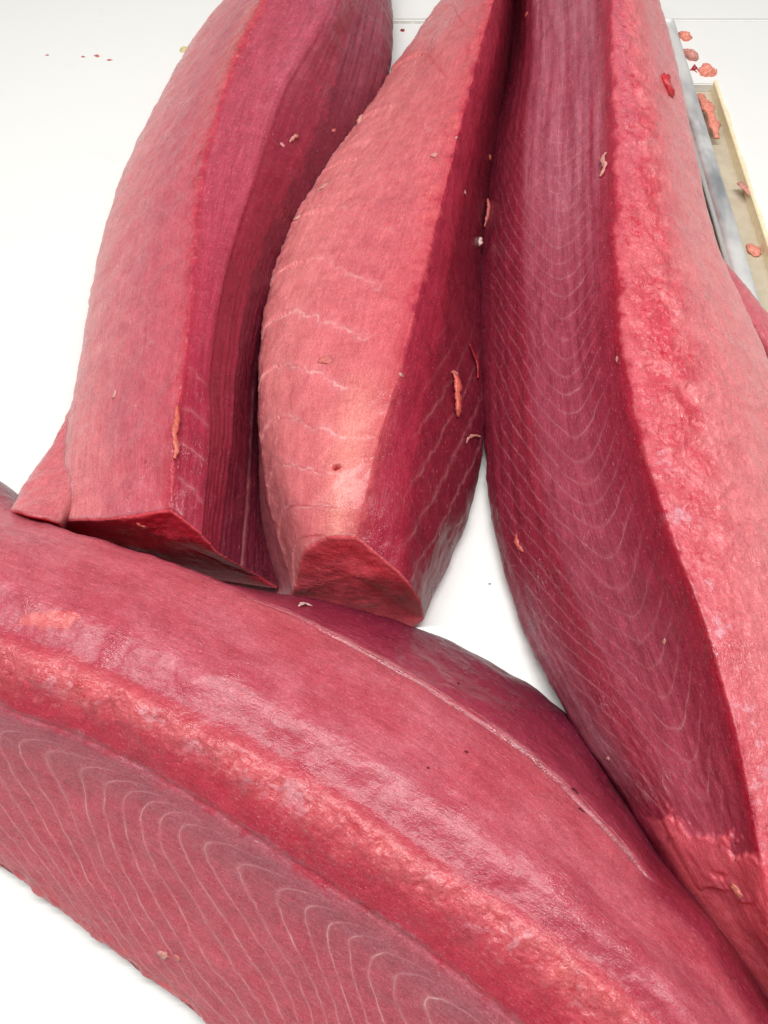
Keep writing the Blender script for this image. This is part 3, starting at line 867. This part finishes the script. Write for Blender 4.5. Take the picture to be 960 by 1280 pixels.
def curl(name, pix, wid, mat, label=None, cat="shred", floor=0.0, lift=0.6, parent=None):
    """thin shred following photo pixels pix over the surface below"""
    C = []
    for i, (px, py) in enumerate(pix):
        loc, n, d = hit(px, py, floor)
        k = d / FPX
        C.append((loc + n * wid * k * lift * (0.5 + 0.6 * math.sin(math.pi * i / (len(pix) - 1))), n, k))
    pos = np.array([c[0][:] for c in C])
    ps, _ = catmull(pos, 6 * len(pix))
    nr = np.array([c[1][:] for c in C]).mean(0)
    nr /= np.linalg.norm(nr)
    verts, faces, K = [], [], 8
    for i, p in enumerate(ps):
        t = ps[min(i + 1, len(ps) - 1)] - ps[max(i - 1, 0)]
        t /= np.linalg.norm(t) + 1e-9
        b = np.cross(t, nr); b /= np.linalg.norm(b) + 1e-9
        c = np.cross(b, t)
        u = i / (len(ps) - 1)
        rad = wid * C[0][2] / 2 * (0.35 + 0.75 * math.sin(math.pi * (0.08 + 0.84 * u))) * (1 + 0.5 * float(noise3(np.array([[i * 0.37 + pix[0][0], pix[0][1] * 0.3, 0.5]]))[0]))
        for j in range(K):
            a = 2 * math.pi * j / K
            q = rad * (1 + 0.45 * float(noise3(np.array([[i * 0.6 + pix[0][0] * 0.7, j * 0.9, pix[0][1] * 0.1]]))[0]))
            verts.append(tuple(p + b * math.cos(a) * q + c * math.sin(a) * q * 0.45))
    for i in range(len(ps) - 1):
        for j in range(K):
            faces.append((i * K + j, i * K + (j + 1) % K, (i + 1) * K + (j + 1) % K, (i + 1) * K + j))
    faces.append(tuple(range(K))[::-1])
    faces.append(tuple((len(ps) - 1) * K + j for j in range(K)))
    o = finish(name, verts, faces, tuple(ps[0]), mat, parent)
    if label: tag(o, label, cat)
    return o

# on the top left loin
chunk("flesh_scrap", 353, 181, 8, 5, 20, 'pale', "pale crumb on the dark side of the top left loin, left of a pair")
curl("flesh_shred", [(361,178),(366,172),(372,170)], 4, 'pale', "short pale shred on the dark side of the top left loin, right of a pair")
chunk("flesh_scrap", 417, 163, 9, 4, 150, 'pink', "small pink crumb high on the right side of the top left loin")
curl("flesh_shred", [(222,508),(221,525),(218,545),(219,562),(217,574)], 7, 'orange', "narrow orange strip of flesh along the ridge of the top left loin")
curl("flesh_shred", [(170,651),(177,655),(188,658)], 5, 'orange', "orange shred hanging on the cut end of the top left loin")
chunk("fat_scrap", 229, 62, 13, 7, 110, 'fat', "pale yellow bit of fat on the left edge of the top left loin")
chunk("flesh_scrap", 143, 493, 6, 11, 10, 'pale', "pale fleck low on the pink side of the top left loin", thick=0.25)
chunk("flesh_scrap", 182, 577, 3, 5, 0, 'red', "tiny red fleck low on the top left loin", thick=0.2)
# on the middle loin
chunk("flesh_scrap", 543, 194, 8, 9, 80, 'pale', "pale crumb near the ridge high on the middle loin")
chunk("flesh_scrap", 570, 172, 5, 4, 0, 'pale', "tiny pale crumb beside the ridge at the top of the middle loin")
chunk("flesh_scrap", 612, 196, 9, 7, 100, 'orange', "orange crumb by the gap between middle and right loins, uppermost")
curl("flesh_shred", [(607,250),(606,262),(604,274),(603,284)], 8, 'pink', "pink strip in the gap between the middle and right loins")
chunk("sinew_scrap", 599, 303, 10, 16, 15, 'white', "whitish clot on the dark side of the middle loin by the gap", thick=0.5)
chunk("flesh_scrap", 581, 240, 8, 5, 40, 'pale', "pale crumb on the dark side of the middle loin above the clot")
curl("flesh_shred", [(563,464),(567,478),(566,495),(568,510),(570,522)], 11, 'orange', "long orange strip on the dark side of the middle loin")
curl("flesh_shred", [(572,470),(568,467),(563,466)], 4, 'pale', "small pale hook at the top of the orange strip")
curl("flesh_shred", [(585,430),(590,446),(594,458),(596,474)], 6, 'red', "red shred beside the orange strip, next to the gap")
curl("flesh_shred", [(582,554),(584,548),(592,545),(600,546)], 4, 'pale', "curled pale shred in the gap low on the middle loin")
chunk("flesh_scrap", 486, 715, 12, 9, 60, 'orange', "orange crumb on the upper right of the middle loin's cut end", rough=0.5)
chunk("flesh_scrap", 502, 757, 13, 9, 140, 'orange', "orange crumb near the bottom corner of the middle loin's cut end", rough=0.5)
chunk("flesh_scrap", 502, 469, 10, 6, 10, 'pale', "pale crumb on the ridge halfway down the middle loin")
chunk("flesh_scrap", 408, 451, 22, 14, 15, 'pink', "pink lump on the pale side of the middle loin", thick=0.4)
for (a, b, l, w, g, t) in ((449,150,15,10,120,"uppermost of three"), (403,234,16,9,135,"middle one of three"), (372,272,12,8,150,"lowest of three")):
    chunk("flesh_tag", a, b, l, w, g, 'pale', "pale torn tag on the left edge of the middle loin, " + t, rough=0.5, group="torn tags on the middle loin")
# on the right loin
curl("flesh_shred", [(758,192),(755,202),(758,210),(751,222)], 6, 'pale', "pale twisted shred beside the ridge high on the right loin")
chunk("flesh_scrap", 833, 106, 30, 19, 70, 'coral', "glossy red lump on the upper right edge of the right loin", thick=0.75, rough=0.2)
curl("flesh_shred", [(646,668),(648,680),(655,690)], 5, 'orange', "orange shred low on the dark side of the right loin")
chunk("flesh_scrap", 830, 802, 9, 5, 150, 'pale', "pale crumb on the dark side of the right loin near the ridge")
chunk("flesh_scrap", 760, 948, 6, 5, 0, 'pale', "tiny pale crumb on the lower edge of the right loin")
chunk("flesh_scrap", 771, 449, 9, 4, 60, 'pale', "pale fleck just left of the right loin's ridge")
chunk("flesh_scrap", 658, 18, 6, 5, 0, 'orange', "tiny orange crumb at the far end of the right loin")
chunk("fat_lump", 921, 1113, 17, 12, 15, 'peach', parent=e3, rough=0.5, thick=0.3)
# on the lower loin
curl("flesh_shred", [(373,759),(379,757),(390,759)], 5, 'white', "small white curl on the lower loin below the middle loin's cut end")
chunk("flesh_scrap", 204, 1193, 15, 11, 0, 'pale', "pale lump on the striped face of the lower loin")
chunk("flesh_scrap", 222, 1197, 10, 7, 30, 'pink', "small pink crumb right of the pale lump on the striped face")
for (a, b, l, t) in ((583,940,5,"right one by the bulge"), (535,960,4,"lower left one on the bulge"), (573,854,5,"upper one beyond the seam")):
    chunk("dark_speck", a, b, l, l * 0.8, 30, 'dark', "tiny dark speck on the lower loin, " + t, "speck", group="dark specks on the lower loin")
curl("seam_membrane", [(262,724),(312,748),(360,766),(410,788),(467,818),(529,852),(570,876)], 2.2, 'rose', parent=e4, lift=0.05)
curl("seam_membrane", [(585,884),(620,908),(664,942),(700,972),(718,988)], 2.2, 'rose', parent=e4, lift=0.05)
curl("seam_membrane", [(722,990),(748,1020),(770,1042),(796,1074)], 2.2, 'rose', parent=e4, lift=0.05)
chunk("dark_clot", 719, 989, 12, 5, 40, 'dark', parent=e4)
chunk("dark_clot", 727, 1013, 10, 4, 40, 'dark', parent=e4)
# in the gutter and on the worktop
chunk("flesh_scrap", 855, 50, 17, 15, 60, 'peach', "pink chunk at the top of the steel rail, uppermost of a small heap", thick=1.2, rough=0.2)
chunk("flesh_scrap", 861, 73, 22, 17, 60, 'pale', "pale peach chunk beside the steel rail, under the uppermost pink one", thick=1.2, rough=0.2)
chunk("flesh_scrap", 867, 89, 14, 12, 20, 'red', "small dark red chunk beside the steel rail", thick=0.8, rough=0.45)
chunk("flesh_scrap", 883, 94, 19, 21, 80, 'peach', "square pink chunk at the closed end of the gutter", thick=1.2, rough=0.2)
curl("flesh_shred", [(873,122),(878,134),(884,146),(889,160),(895,176)], 11, 'peach', "long pink strip lying in the gutter by the steel rail", floor=0.0)
chunk("flesh_scrap", 942, 313, 21, 16, 70, 'peach', "oval pink scrap lying in the gutter near the right edge", thick=0.5, rough=0.2, floor=-0.006)
chunk("flesh_scrap", 931, 236, 26, 7, 75, 'pale', "pale sliver on the yellowed edge of the gutter", thick=0.3, floor=0.004)
for (a, b, l, g, t) in ((59,69,4,0,"leftmost of four"), (104,71,5,20,"second from the left of four"), (121,70,7,30,"third from the left of four"), (137,75,6,0,"rightmost of four")):
    chunk("flesh_crumb", a, b, l, l * 0.6, g, 'pink', "tiny pink crumb on the board at upper left, " + t, "crumb", thick=0.3, group="crumbs on the board")
chunk("flesh_crumb", 503, 38, 5, 6, 0, 'red', "tiny red crumb on the board between the two far loin ends", "crumb", thick=0.4)
chunk("flesh_crumb", 612, 730, 4, 2, 0, 'red', "tiny brown crumb on the board in the triangular gap", "crumb", thick=0.3)
